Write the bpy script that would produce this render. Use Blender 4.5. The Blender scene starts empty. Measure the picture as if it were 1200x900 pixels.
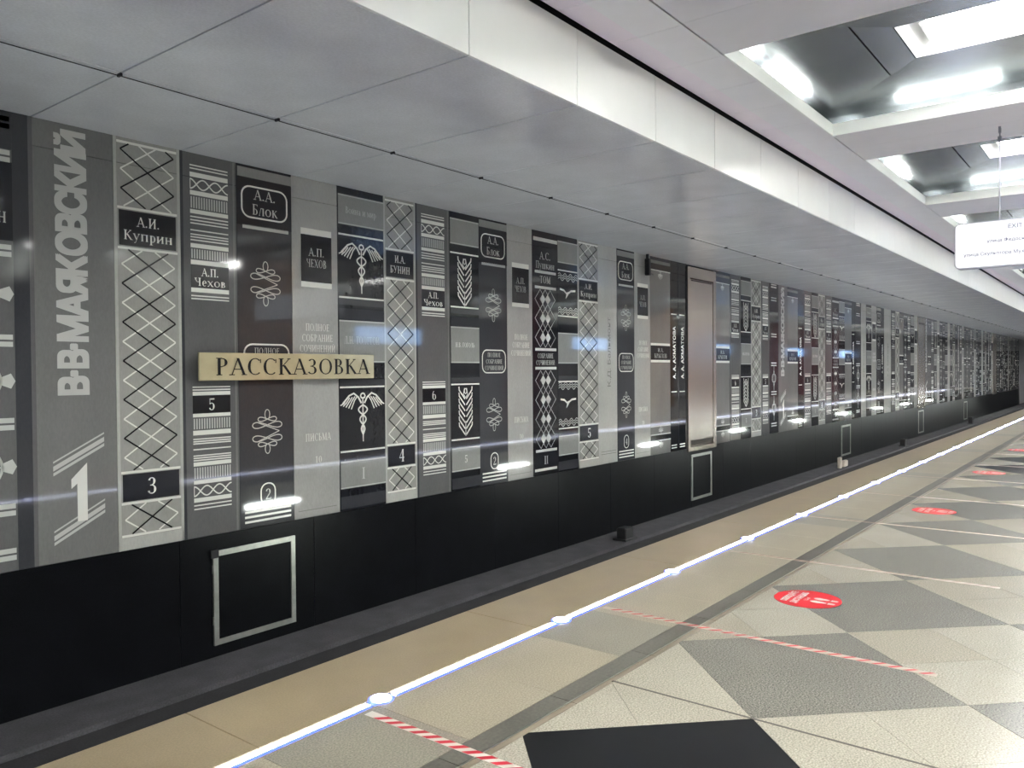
import bpy, bmesh, math, random
from mathutils import Vector, Matrix
random.seed(7)
scene = bpy.context.scene
C = scene.collection

# ------------------------------------------------------------------ camera
# world axes: x runs along the track wall, y points from the platform to that wall, z up (platform = 0)
F_PX, YAW, PITCH, ROLL = 940.12, math.radians(38.12), math.radians(-0.921), math.radians(-0.426)
cam_d = bpy.data.cameras.new('camera'); cam = bpy.data.objects.new('camera', cam_d); C.objects.link(cam)
cam_d.sensor_width = 36.0; cam_d.lens = F_PX / 1200 * 36.0; cam_d.clip_start = .05; cam_d.clip_end = 400
_f = Vector((math.cos(YAW) * math.cos(PITCH), math.sin(YAW) * math.cos(PITCH), math.sin(PITCH)))
_r = Vector((math.sin(YAW), -math.cos(YAW), 0)); _u = _r.cross(_f)
_r2 = _r * math.cos(ROLL) + _u * math.sin(ROLL); _u2 = _u * math.cos(ROLL) - _r * math.sin(ROLL)
mw = Matrix((_r2, _u2, -_f)).transposed().to_4x4(); mw.translation = (0, 0, 1.6)
cam.matrix_world = mw
scene.camera = cam

# ------------------------------------------------------------------ world, exposure
w = bpy.data.worlds.new('world'); scene.world = w; w.use_nodes = True
w.node_tree.nodes['Background'].inputs[0].default_value = (.9, .95, 1, 1)
w.node_tree.nodes['Background'].inputs[1].default_value = .03
scene.view_settings.view_transform = 'Standard'; scene.view_settings.look = 'None'
scene.view_settings.gamma = 1; scene.view_settings.use_curve_mapping = False
scene.view_settings.exposure = 1.38
TUBE_STRENGTH = 34.0

# ------------------------------------------------------------------ materials
def lin(c):
    return tuple(((v / 255) / 12.92 if v / 255 <= .04045 else ((v / 255 + .055) / 1.055) ** 2.4) for v in c) + (1,)

def mat(name, rgb, rough=.5, metal=0.0, spec=.5, var=0.0, vscale=8.0, fine=0.0, fscale=120.0, bump=0.0, emit=0.0,
        coat=0.0, stretch=(1, 1, 1), rvar=0.0):
    m = bpy.data.materials.new(name); m.use_nodes = True
    nt = m.node_tree; b = nt.nodes['Principled BSDF']
    col = lin(rgb)
    b.inputs['Base Color'].default_value = col
    b.inputs['Roughness'].default_value = rough
    b.inputs['Metallic'].default_value = metal
    b.inputs['Specular IOR Level'].default_value = spec
    b.inputs['Coat Weight'].default_value = coat
    b.inputs['Coat Roughness'].default_value = .06
    if emit:
        b.inputs['Emission Color'].default_value = col
        b.inputs['Emission Strength'].default_value = emit
    if var or fine or bump or rvar:
        geo = nt.nodes.new('ShaderNodeNewGeometry')
        mp = nt.nodes.new('ShaderNodeMapping'); mp.inputs['Scale'].default_value = stretch
        nt.links.new(geo.outputs['Position'], mp.inputs['Vector'])
        src = None
        def layer(scale, amt, detail):
            n = nt.nodes.new('ShaderNodeTexNoise'); n.inputs['Scale'].default_value = scale
            n.inputs['Detail'].default_value = detail
            nt.links.new(mp.outputs[0], n.inputs['Vector'])
            r = nt.nodes.new('ShaderNodeMapRange')
            r.inputs['From Min'].default_value = .3; r.inputs['From Max'].default_value = .7
            r.inputs['To Min'].default_value = 1 - amt; r.inputs['To Max'].default_value = 1 + amt
            nt.links.new(n.outputs['Fac'], r.inputs['Value'])
            return n, r
        prev = None; nz = None
        for s, a, d in ((vscale, var, 3), (fscale, fine, 2)):
            if a:
                nz, r = layer(s, a, d)
                if prev is None: prev = r.outputs[0]
                else:
                    mm = nt.nodes.new('ShaderNodeMath'); mm.operation = 'MULTIPLY'
                    nt.links.new(prev, mm.inputs[0]); nt.links.new(r.outputs[0], mm.inputs[1]); prev = mm.outputs[0]
        if prev is not None:
            vm = nt.nodes.new('ShaderNodeVectorMath'); vm.operation = 'SCALE'
            vm.inputs[0].default_value = col[:3]
            nt.links.new(prev, vm.inputs['Scale']); nt.links.new(vm.outputs[0], b.inputs['Base Color'])
        if rvar:
            n, r = layer(vscale * 1.7, rvar, 3)
            mm = nt.nodes.new('ShaderNodeMath'); mm.operation = 'MULTIPLY'; mm.inputs[1].default_value = rough
            nt.links.new(r.outputs[0], mm.inputs[0]); nt.links.new(mm.outputs[0], b.inputs['Roughness'])
        if bump:
            n, r = layer(fscale, .5, 2)
            bp = nt.nodes.new('ShaderNodeBump'); bp.inputs['Strength'].default_value = bump
            bp.inputs['Distance'].default_value = .002
            nt.links.new(n.outputs['Fac'], bp.inputs['Height']); nt.links.new(bp.outputs[0], b.inputs['Normal'])
    return m

EN = dict(rough=.055, spec=.5, var=.06, vscale=3, fine=.05, fscale=70, stretch=(1, 1, .4))
M = dict(
    en_light=mat('enamel_light_grey', (176, 176, 170), **EN),
    en_pale=mat('enamel_pale_grey', (161, 161, 157), **EN),
    en_warm=mat('enamel_warm_grey', (152, 152, 146), **EN),
    en_mid=mat('enamel_mid_grey', (116, 116, 114), **EN),
    en_grey=mat('enamel_dark_grey', (96, 96, 96), **EN),
    en_dark=mat('enamel_charcoal', (58, 59, 63), **EN),
    en_black=mat('enamel_black', (33, 34, 39), **EN),
    en_band=mat('enamel_band_grey', (138, 139, 136), **EN),
    pr_white=mat('print_white', (226, 226, 218), rough=.2),
    pr_silver=mat('print_silver', (190, 191, 186), rough=.2),
    pr_faint=mat('print_faint_silver', (222, 222, 215), rough=.25),
    pr_shade=mat('print_grey', (120, 121, 116), rough=.25),
    pr_black=mat('print_black', (22, 22, 26), rough=.2, spec=.35),
    granite_black=mat('black_granite', (13, 14, 17), rough=.34, spec=.12, var=.25, vscale=4, fine=.35, fscale=90),
    steel=mat('satin_steel', (196, 194, 186), rough=.3, metal=1, var=.05, vscale=2, stretch=(1, 1, 8)),
    door_steel=mat('brushed_door_steel', (186, 178, 168), rough=.26, metal=1, var=.04, vscale=3, stretch=(1, 1, 10)),
    frame_steel=mat('hatch_steel', (190, 192, 184), rough=.34, metal=.8, var=.1, vscale=14),
    sign=mat('polished_sign_metal', (206, 196, 160), rough=.2, metal=.45, var=.1, vscale=5),  # warm beige puts the mirror steel's platform reflections into the base colour
    sign_ink=mat('sign_letter_black', (14, 13, 14), rough=.4, spec=.2),
    soffit=mat('soffit_satin_aluminium', (220, 223, 226), rough=.2, metal=.0, spec=.7, var=.05, vscale=2.5, fine=.06, fscale=60),
    fascia=mat('fascia_white_enamel', (226, 229, 226), rough=.28, var=.02, vscale=3),
    ceil=mat('ceiling_panel_grey', (226, 226, 230), rough=.42, var=.02, vscale=3),
    ceil_pink=mat('ceiling_edge_lavender', (230, 221, 230), rough=.42, var=.02, vscale=3),
    lip=mat('coffer_lip_white', (222, 226, 222), rough=.4),
    coffer=mat('coffer_brushed_metal', (158, 164, 166), rough=.27, metal=.8, var=.06, vscale=5, fine=.05, fscale=50),
    reflector=mat('lamp_reflector_white', (236, 238, 238), rough=.35),
    dark=mat('shadow_gap_black', (22, 20, 26), rough=.8),
    tube=mat('fluorescent_tube', (253, 252, 249), rough=.4, emit=TUBE_STRENGTH),
    tube_low=mat('track_lamp_tube', (244, 252, 246), rough=.4, emit=70.0),
    tile_light=mat('granite_light', (165, 159, 143), rough=.19, var=.05, vscale=2.2, fine=.36, fscale=120, rvar=0),
    tile_pale=mat('granite_pale', (172, 167, 152), rough=.19, var=.05, vscale=2.2, fine=.34, fscale=120, rvar=0),
    tile_grey=mat('granite_grey', (121, 119, 110), rough=.22, var=.05, vscale=2.2, fine=.62, fscale=120, rvar=0),
    tile_grey2=mat('granite_grey_cool', (113, 112, 104), rough=.22, var=.05, vscale=2.2, fine=.62, fscale=120, rvar=0),
    tile_black=mat('granite_black_floor', (18, 18, 20), rough=.2, spec=.35, var=.1, vscale=3, fine=.3, fscale=60),
    edge=mat('granite_beige_edge', (142, 128, 103), rough=.3, var=.07, vscale=3, fine=.13, fscale=120, rvar=0),
    band_beige=mat('granite_beige', (160, 152, 132), rough=.28, var=.06, vscale=2.5, fine=.32, fscale=120, rvar=0),
    band_cool=mat('granite_beige_grey', (140, 136, 122), rough=.28, var=.06, vscale=2.5, fine=.36, fscale=120, rvar=0),
    strip=mat('granite_strip_grey', (96, 94, 86), rough=.3, var=.06, vscale=3, fine=.2, fscale=60),
    strip_edge=mat('strip_brown_edge', (128, 118, 101), rough=.4),
    groove=mat('joint_dark', (84, 80, 72), rough=.8),
    base=mat('mortar', (120, 116, 106), rough=.85),
    led=mat('led_white', (222, 230, 255), rough=.4, emit=12.0),
    led_glow=mat('led_blue_glow', (60, 80, 255), rough=.4, emit=1.6),  # blue halo of the LED line, put into emissive edges
    red=mat('sticker_red', (216, 33, 44), rough=.35),
    red_tape=mat('tape_red', (196, 42, 56), rough=.4),
    white_tape=mat('tape_white', (224, 220, 208), rough=.4),
    worn_red=mat('tape_worn_red', (170, 142, 128), rough=.45),
    worn_tape=mat('tape_worn', (196, 184, 170), rough=.45),
    sticker_white=mat('sticker_white', (240, 236, 228), rough=.4),
    concrete=mat('track_concrete', (66, 65, 69), rough=.9, var=.2, vscale=4, fine=.25, fscale=60),
    concrete_dark=mat('track_bed_dark', (40, 39, 42), rough=.9, var=.2, vscale=4, fine=.25, fscale=60),
    rail=mat('rail_steel', (120, 112, 104), rough=.35, metal=.9),
    plain=mat('end_wall_grey', (150, 150, 152), rough=.6, var=.08, vscale=1.5),
    wall_far=mat('far_wall_grey', (190, 190, 190), rough=.3, var=.35, vscale=1.2, stretch=(1.5, 1, .02)),
    lightbox=mat('lightbox_face', (196, 198, 203), rough=.4, emit=.34),
    box_frame=mat('lightbox_frame', (150, 152, 160), rough=.35, metal=.7),
    box_text=mat('lightbox_text', (104, 108, 128), rough=.5, emit=.2),
    screen=mat('blue_screen', (150, 196, 255), rough=.3, emit=2.6),
    col_red=mat('column_wine_red', (104, 34, 40), rough=.35),
    col_dark=mat('column_charcoal', (52, 50, 54), rough=.35),
    col_wood=mat('column_oak', (168, 120, 72), rough=.4),
    cable=mat('cable_black', (26, 26, 28), rough=.6),
)

# ------------------------------------------------------------------ helpers
def link(name, me, parent=None, loc=None):
    o = bpy.data.objects.new(name, me); C.objects.link(o)
    if parent is not None: o.parent = parent
    if loc is not None: o.location = loc
    return o

def mesh(name, v, f, m, mi=None, smooth=False):
    me = bpy.data.meshes.new(name); me.from_pydata(v, [], f)
    for x in (m if isinstance(m, (list, tuple)) else [m]): me.materials.append(x)
    if mi:
        for p, i in zip(me.polygons, mi): p.material_index = i
    if smooth:
        for p in me.polygons: p.use_smooth = True
    me.update()
    return me

def box_vf(x0, x1, y0, y1, z0, z1):
    v = [(x0, y0, z0), (x1, y0, z0), (x1, y1, z0), (x0, y1, z0), (x0, y0, z1), (x1, y0, z1), (x1, y1, z1), (x0, y1, z1)]
    f = [(0, 3, 2, 1), (4, 5, 6, 7), (0, 1, 5, 4), (1, 2, 6, 5), (2, 3, 7, 6), (3, 0, 4, 7)]
    return v, f

def boxes(name, bl, m):
    V, Fc = [], []
    for b in bl:
        v, f = box_vf(*b); n = len(V); V += v; Fc += [tuple(i + n for i in q) for q in f]
    return mesh(name, V, Fc, m)

def box(name, b, m, parent=None): return link(name, boxes(name, [b], m), parent)

def bevel_box_mesh(name, b, m, r=.004):
    me = boxes(name, [b], m); bm = bmesh.new(); bm.from_mesh(me)
    bmesh.ops.bevel(bm, geom=bm.edges[:], offset=r, segments=1, affect='EDGES')
    bm.to_mesh(me); bm.free(); return me

def prism_vf(poly, z0, z1):
    n = len(poly)
    a = sum(poly[i][0] * poly[(i + 1) % n][1] - poly[(i + 1) % n][0] * poly[i][1] for i in range(n))
    if a < 0: poly = poly[::-1]
    v = [(x, y, z0) for x, y in poly] + [(x, y, z1) for x, y in poly]
    f = [tuple(range(n - 1, -1, -1)), tuple(range(n, 2 * n))] + [(i, (i + 1) % n, n + (i + 1) % n, n + i) for i in range(n)]
    return v, f

def cyl_vf(p0, p1, r, n=12, r1=None):
    p0, p1 = Vector(p0), Vector(p1); d = (p1 - p0).normalized()
    a = d.orthogonal().normalized(); b = d.cross(a); r1 = r if r1 is None else r1
    v = [tuple(p0 + (a * math.cos(t) + b * math.sin(t)) * r) for t in [2 * math.pi * i / n for i in range(n)]]
    v += [tuple(p1 + (a * math.cos(t) + b * math.sin(t)) * r1) for t in [2 * math.pi * i / n for i in range(n)]]
    f = [(i, (i + 1) % n, n + (i + 1) % n, n + i) for i in range(n)] + [tuple(range(n - 1, -1, -1)), tuple(range(n, 2 * n))]
    return v, f

def join_vf(parts):
    V, Fc = [], []
    for v, f in parts:
        n = len(V); V += v; Fc += [tuple(i + n for i in q) for q in f]
    return V, Fc

def tag(o, label=None, cat=None, group=None, kind=None):
    if label: o['label'] = label
    if cat: o['category'] = cat
    if group: o['group'] = group
    if kind: o['kind'] = kind
    return o

def empty(name, loc=(0, 0, 0)):
    o = bpy.data.objects.new(name, None); C.objects.link(o); o.location = loc; o.empty_display_size = .1
    return o

X0, X1 = -8.0, 74.0          # extent of the hall along the track
W = 7.05                     # face of the book-spine wall

# ------------------------------------------------------------------ setting: platform and floor
YS = 2.15                    # inner edge of the grey strip
plat = link('floor', boxes('floor', [(X0, X1, -8.5, 3.36, -1.2, -.02)], M['base']))
tag(plat, 'granite platform floor of diamond tiles with beige edge slabs', kind='structure')

HS = .755; VX = 3.545        # half diagonal of a floor diamond and the x of the groove
def clip_y(poly, ymax):
    out = []
    for i in range(len(poly)):
        a, b = poly[i], poly[(i + 1) % len(poly)]
        if a[1] <= ymax: out.append(a)
        if (a[1] <= ymax) != (b[1] <= ymax):
            t = (ymax - a[1]) / (b[1] - a[1]); out.append((a[0] + (b[0] - a[0]) * t, ymax))
    return out

def shrink(poly, g):
    cx = sum(p[0] for p in poly) / len(poly); cy = sum(p[1] for p in poly) / len(poly)
    out = []
    for x, y in poly:
        d = math.hypot(x - cx, y - cy) or 1
        k = max(0, 1 - g * 1.6 / d); out.append((cx + (x - cx) * k, cy + (y - cy) * k))
    return out

tile_cache = {}
rest = {}
def tile(poly, m):
    poly = shrink(poly, .0011)
    cx = sum(p[0] for p in poly) / len(poly); cy = sum(p[1] for p in poly) / len(poly)
    key = (m.name,) + tuple((round(x - cx, 3), round(y - cy, 3)) for x, y in poly)
    if cx > 15.5 or cy < -3.2 or cx < 1.0:
        rest.setdefault(m.name, (m, []))[1].append(prism_vf(poly, -.019, 0)); return
    if key not in tile_cache:
        v, f = prism_vf([(x - cx, y - cy) for x, y in poly], -.019, 0)
        tile_cache[key] = mesh('tile', v, f, m)
    link('tile', tile_cache[key], plat, (cx, cy, 0))

BLACK = {(0, 0), (8, 0), (9, 0), (14, 0), (21, 0), (12, -2), (16, -4)}
rnd = random.Random(3)
for j in range(1, -14, -1):                         # rows of diamond centres, y = 1.40 + .755 j
    for i in range(-16, 96):
        if (i + j) % 2 == 0: continue
        cx, cy = VX + i * HS, YS - HS + j * HS      # odd i with j even: grey row through y = 1.4
        if cx < X0 + 1 or cx > X1 - 1 or cy < -8.2: continue
        dark = (j % 2 == 0)
        k = (i + 1) // 2
        if dark: m = M['tile_black'] if (k, j) in BLACK else (M['tile_grey'] if rnd.random() < .6 else M['tile_grey2'])
        else: m = None
        a, b, c, d = (cx - HS, cy), (cx, cy + HS), (cx + HS, cy), (cx, cy - HS)
        mid = lambda p, q: ((p[0] + q[0]) / 2, (p[1] + q[1]) / 2)
        if dark:                                    # two slabs split across the middle
            polys = [[a, mid(a, b), mid(d, c), d], [mid(a, b), b, c, mid(d, c)]]
        else:
            o = (cx, cy); polys = [[a, mid(a, b), o, mid(a, d)], [mid(a, b), b, mid(b, c), o], [o, mid(b, c), c, mid(c, d)], [mid(a, d), o, mid(c, d), d]]
        for p in polys:
            p = clip_y(p, YS - .022)
            if len(p) < 3: continue
            ar = abs(sum(p[q][0] * p[(q + 1) % len(p)][1] - p[(q + 1) % len(p)][0] * p[q][1] for q in range(len(p)))) / 2
            if ar < .004: continue
            tile(p, m or (M['tile_light'] if rnd.random() < .5 else M['tile_pale']))
for n, (m, l) in rest.items():
    o = link('tile_field', mesh('tile_field', *join_vf(l), m), plat); o['kind'] = 'stuff'
# expansion joint across the floor
for xx in (VX, VX + 16 * HS * 1.0, VX + 32 * HS):
    box('expansion_joint', (xx - .007, xx + .007, -8.2, YS - .01, -.004, .0009), M['groove'], plat)
# grey warning strip and brown trim, one slab per .8 m
sm = boxes('strip_slab', [(-.398, .398, 2.172, 2.288, -.019, .0)], M['strip'])
se = boxes('strip_trim', [(-.398, .398, 2.130, 2.168, -.019, -.001)], M['strip_edge'])
sl = boxes('strip_line', [(-.398, .398, 2.163, 2.171, -.019, .001)], M['steel'])
x = 1.2
while x < 60:
    link('strip_slab', sm, plat, (x, 0, 0)); link('strip_trim', se, plat, (x, 0, 0)); link('strip_line', sl, plat, (x, 0, 0)); x += .8
for x0, x1 in ((X0, .8), (60, X1)):
    box('strip_slab', (x0, x1, 2.13, 2.288, -.019, 0), M['strip'], plat)
# beige slabs between strip and light line, joints .64 m apart
bmats = [M['band_beige'], M['band_beige'], M['band_cool'], M['band_beige']]
bms = [boxes('slab', [(-.319, .319, 2.291, 2.884, -.019, 0)], m) for m in bmats]
x = 3.24 + .32 - 6 * .64; i = 2 - 6
while x < 74:
    if i == 0: mi = 2
    else: mi = [0, 1, 0, 2, 1, 0, 0][i % 7]
    link('slab', bms[mi], plat, (x, 0, 0)); x += .64; i += 1
em = bevel_box_mesh('edge_slab', (-.9994, .9994, 2.956, 3.54, -.12, 0), M['edge'], .003)
x = -7
while x < 74: link('edge_slab', em, plat, (x, 0, 0)); x += 2.0

# track trough
trough = tag(link('floor_track', boxes('floor_track', [(X0, X1, 3.2, 7.3, -1.5, -1.28)], M['concrete_dark'])), 'dark concrete track bed below the platform', kind='structure')
ledge = box('ledge', (X0, X1, 6.45, 7.2, -1.3, -1.15), M['concrete'], trough)
box('drain_step', (X0, X1, 5.95, 6.45, -1.3, -1.2), M['concrete_dark'], trough)
for yy in (4.23, 5.75):
    box('rail', (X0, X1, yy - .035, yy + .035, -1.28, -1.12), M['rail'], trough)
slp = boxes('sleeper', [(-.12, .12, 3.75, 5.9, -1.28, -1.25)], M['concrete'])
x = X0 + .4
while x < X1: link('sleeper', slp, trough, (x, 0, 0)); x += .62

# ------------------------------------------------------------------ setting: ceilings
soffit_root = tag(link('ceiling', boxes('ceiling', [(X0, X1, -8.6, 7.4, 5.0, 5.1)], M['dark'])), 'coffered station ceiling with grey metal soffit over the track', kind='structure')
PX = 1.288; PX0 = 2.73
pm1 = bevel_box_mesh('soffit_panel', (-PX / 2 + .006, PX / 2 - .006, 3.51, 5.545, 3.68, 3.70), M['soffit'], .002)
pm2 = bevel_box_mesh('soffit_panel', (-PX / 2 + .006, PX / 2 - .006, 5.56, 7.12, 3.68, 3.70), M['soffit'], .002)
fm = bevel_box_mesh('fascia_panel', (-PX / 2 + .004, PX / 2 - .004, 3.49, 3.51, 3.682, 4.276), M['fascia'], .002)
k = -8
while True:
    xc = PX0 + (k + .5) * PX
    if xc > 74: break
    if xc > X0:
        link('soffit_panel', pm1, soffit_root, (xc, 0, 0)); link('soffit_panel', pm2, soffit_root, (xc, 0, 0)); link('fascia_panel', fm, soffit_root, (xc, 0, 0))
    k += 1
box('soffit_backing', (X0, X1, 3.515, 7.2, 3.706, 3.72), M['dark'], soffit_root)
box('gap_backing', (X0, X1, 3.53, 3.6, 3.72, 5.0), M['dark'], soffit_root)
# edge panels of the platform ceiling (lavender grey, creased)
prof = [(3.475, 4.316), (3.23, 4.302), (2.842, 4.300)]
hw = .393
V = [(s * hw, y, z) for y, z in prof for s in (-1, 1)] + [(s * hw, y, 4.36) for y in (3.475, 2.842) for s in (-1, 1)]
Fc = [(0, 2, 3, 1), (2, 4, 5, 3), (6, 7, 9, 8), (0, 1, 7, 6), (4, 8, 9, 5), (0, 6, 8, 4, 2), (1, 3, 5, 9, 7)]
pmesh = mesh('edge_panel', V, Fc, [M['ceil_pink'], M['ceil']], [0, 1, 1, 1, 1, 1, 1])
x = 5.81 - .395 - 16 * .79
while x < 74: link('edge_panel', pmesh, soffit_root, (x, 0, 0)); x += .79
box('edge_backing', (X0, X1, 2.86, 3.5, 4.365, 4.38), M['dark'], soffit_root)
# beams across the platform and coffers between them
beams = [(-4.85, -3.45), (.1, 1.55), (5.0, 6.58), (9.68, 11.06), (14.75, 16.1)]
while beams[-1][1] < 70: beams.append((beams[-1][0] + 4.95, beams[-1][1] + 4.95))
YC0, YC1 = 2.835, -2.0       # coffer span on this side of the platform
for a, b in beams:
    mid_ = (a + b) / 2
    for s0, s1 in ((a, mid_ - .002), (mid_ + .002, b)):
        for ya, yb in ((.42, 2.826), (-2.0, .414)):
            box('beam_panel', (s0, s1, ya, yb, 4.30, 4.32), M['ceil'], soffit_root)
    box('beam_core', (a + .14, b - .14, -8.0, 2.84, 4.325, 4.95), M['dark'], soffit_root)
    box('beam_panel', (a, b, -8.0, -2.01, 4.30, 4.32), M['ceil'], soffit_root)
box('centre_beam', (X0, X1, -3.0, -2.0, 4.298, 4.95), M['ceil'], soffit_root)
box('far_soffit', (X0, X1, -12.2, -8.0, 3.7, 3.9), M['soffit'], soffit_root)
box('far_fascia', (X0, X1, -8.1, -8.0, 3.7, 4.95), M['fascia'], soffit_root)

def quad_panel(name, pts, m, parent, th=.012):
    n = (Vector(pts[1]) - Vector(pts[0])).cross(Vector(pts[2]) - Vector(pts[0])).normalized()
    if n.z < 0: n = -n
    v = [tuple(p) for p in pts] + [tuple(Vector(p) + n * th) for p in pts]
    return link(name, mesh(name, v, [(0, 1, 2, 3), (7, 6, 5, 4), (0, 4, 5, 1), (1, 5, 6, 2), (2, 6, 7, 3), (3, 7, 4, 0)], m), parent)

tube_me = {}
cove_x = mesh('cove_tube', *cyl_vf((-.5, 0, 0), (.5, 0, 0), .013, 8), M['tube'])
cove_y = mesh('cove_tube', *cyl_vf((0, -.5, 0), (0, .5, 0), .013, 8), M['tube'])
LIGHT_LABEL = 'recessed ceiling light of four bright fluorescent tubes in a metal coffer'
def coffer(xa, xb, ya, yb, lights=True):
    xc = (xa + xb) / 2; zl, zt = 4.44, 4.60; zo = 4.545
    fa, fb = xc - .44, xc + .44            # fixture opening
    fy0, fy1 = ya - 1.11, yb + 1.11
    yj = ya - .83
    tj = .83 / 1.11
    # white lips
    box('coffer_lip', (xa + .003, xb - .003, ya - .006, ya + .008, 4.303, zl), M['lip'], soffit_root)
    box('coffer_lip', (xb - .006, xb + .008, yb, ya - .0065, 4.303, zl), M['lip'], soffit_root)
    box('coffer_lip', (xa - .008, xa + .006, yb, ya - .0065, 4.303, zl), M['lip'], soffit_root)
    box('coffer_lip', (xa + .003, xb - .003, yb - .008, yb + .006, 4.303, zl), M['lip'], soffit_root)
    g_ = .11; A, B, Cc, D = (xa - g_, ya + g_, zo), (xb + g_, ya + g_, zo), (xb + g_, yb - g_, zo), (xa - g_, yb - g_, zo)
    for bb in ((xa - g_, xb + g_, ya + g_, ya + g_ + .01, 4.34, zo), (xa - g_, xb + g_, yb - g_ - .01, yb - g_, 4.34, zo), (xa - g_ - .01, xa - g_, yb - g_, ya + g_, 4.34, zo), (xb + g_, xb + g_ + .01, yb - g_, ya + g_, 4.34, zo)):
        box('cove_back', bb, M['coffer'], soffit_root)
    a, b, c, d = (fa, fy0, zt), (fb, fy0, zt), (fb, fy1, zt), (fa, fy1, zt)
    lerp = lambda p, q, t: tuple(p[i] + (q[i] - p[i]) * t for i in range(3))
    A2, B2 = lerp(A, a, tj), lerp(B, b, tj)
    A3, B3 = lerp(A, a, tj + .012), lerp(B, b, tj + .012)
    m1, m2 = lerp(A, B, .5), lerp(A2, B2, .5)
    m1b, m2b = lerp(A, B, .502), lerp(A2, B2, .502)
    for pts in ([A, m1, m2, A2], [m1b, B, B2, m2b], [A3, B3, lerp(B, b, .99), lerp(A, a, .99)], [B, Cc, c, b], [Cc, D, d, c], [D, A, a, d]):
        quad_panel('coffer_panel', pts, M['coffer'], soffit_root)
    # fixture
    t = empty('ceiling_light', (xc, (fy0 + fy1) / 2, 4.6))
    lab = LIGHT_LABEL
    if ya > 0 and 7 < xc < 9: lab = 'four-tube ceiling light in the large coffer before the beam holding the hanging sign'
    elif ya > 0 and 11 < xc < 14: lab = 'four-tube ceiling light in the coffer just past the beam holding the hanging sign'
    tag(t, lab, 'ceiling light', 'fluorescent lights in the ceiling coffers')
    L = (fy0 - fy1) / 2
    key = round(L, 3)
    if key not in tube_me:
        h = .44; top = .13
        V = [(-h, -L, 0), (h, -L, 0), (h, L, 0), (-h, L, 0), (-h + .1, -L + .16, top), (h - .1, -L + .16, top), (h - .1, L - .16, top), (-h + .1, L - .16, top)]
        house = mesh('reflector', V, [(0, 4, 5, 1), (1, 5, 6, 2), (2, 6, 7, 3), (3, 7, 4, 0), (4, 7, 6, 5)], M['reflector'])
        tb = mesh('tube', *cyl_vf((0, -L + .2, 0), (0, L - .2, 0), .019, 10), M['tube'], smooth=True)
        cap = boxes('tube_holder', [(-.3, .3, -.03, .03, -.02, .06)], M['reflector'])
        tube_me[key] = (house, tb, cap)
    house, tb, cap = tube_me[key]
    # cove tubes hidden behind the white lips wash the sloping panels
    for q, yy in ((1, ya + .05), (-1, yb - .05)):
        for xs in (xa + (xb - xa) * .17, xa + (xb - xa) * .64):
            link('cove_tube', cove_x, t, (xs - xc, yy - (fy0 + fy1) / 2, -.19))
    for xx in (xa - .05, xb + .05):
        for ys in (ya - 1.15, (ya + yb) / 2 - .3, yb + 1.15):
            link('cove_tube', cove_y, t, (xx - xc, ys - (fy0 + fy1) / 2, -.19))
    rf = link('reflector', house, t)
    for q in range(4): link('tube', tb, t, (-.24 + .16 * q, 0, .05))
    for s in (-1, 1): link('tube_holder', cap, rf, (0, s * (L - .19), .07))

for i in range(len(beams) - 1):
    coffer(beams[i][1], beams[i + 1][0], YC0, YC1)
    coffer(beams[i][1], beams[i + 1][0], -3.0, -7.9)

# ------------------------------------------------------------------ setting: walls
wall = tag(link('wall_left', boxes('wall_left', [(X0, 69.2, W + .03, W + .4, -1.4, 3.72)], M['dark'])), 'track wall clad in tall grey book-spine panels over black granite', kind='structure')
tag(link('wall_right', boxes('wall_right', [(X0, X1, -12.3, -12.0, -1.4, 3.9)], M['wall_far'])), 'far track wall of grey panels', kind='structure')
tag(link('floor_far_track', boxes('floor_far_track', [(X0, X1, -12.1, -8.5, -1.5, -1.2)], M['concrete_dark'])), 'dark far track bed', kind='structure')
tag(link('wall_back', boxes('wall_back', [(X0 - .3, X0, -12.3, 7.4, -1.5, 5.1)], M['plain'])), 'plain grey end wall of the hall', kind='structure')
ew = tag(link('wall_front', boxes('wall_front', [(X1, X1 + .4, -12.3, 3.3, -1.5, 5.1), (X1, X1 + .4, 3.3, 8.6, 2.9, 5.1), (X1, X1 + .4, 6.9, 8.6, -1.5, 2.9)], M['plain'])), 'grey end wall with tunnel opening at the far end of the track', kind='structure')
box('tunnel_lining', (X1 + 12, X1 + 12.3, 3.0, 8.6, -1.5, 5.1), M['concrete_dark'], ew)
box('recess_wall', (69.2, X1, 7.5, 7.8, -1.4, 3.7), M['plain'], ew)

# granite skirting slabs
SK = 1.545
gm = bevel_box_mesh('granite_slab', (-SK / 2 + .0015, SK / 2 - .0015, W + .003, W + .05, -1.16, .035), M['granite_black'], .002)
k = -8
while 3.945 + (k + 1) * SK < 69.3:
    link('granite_slab', gm, wall, (3.945 + (k + .5) * SK, 0, 0)); k += 1

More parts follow.
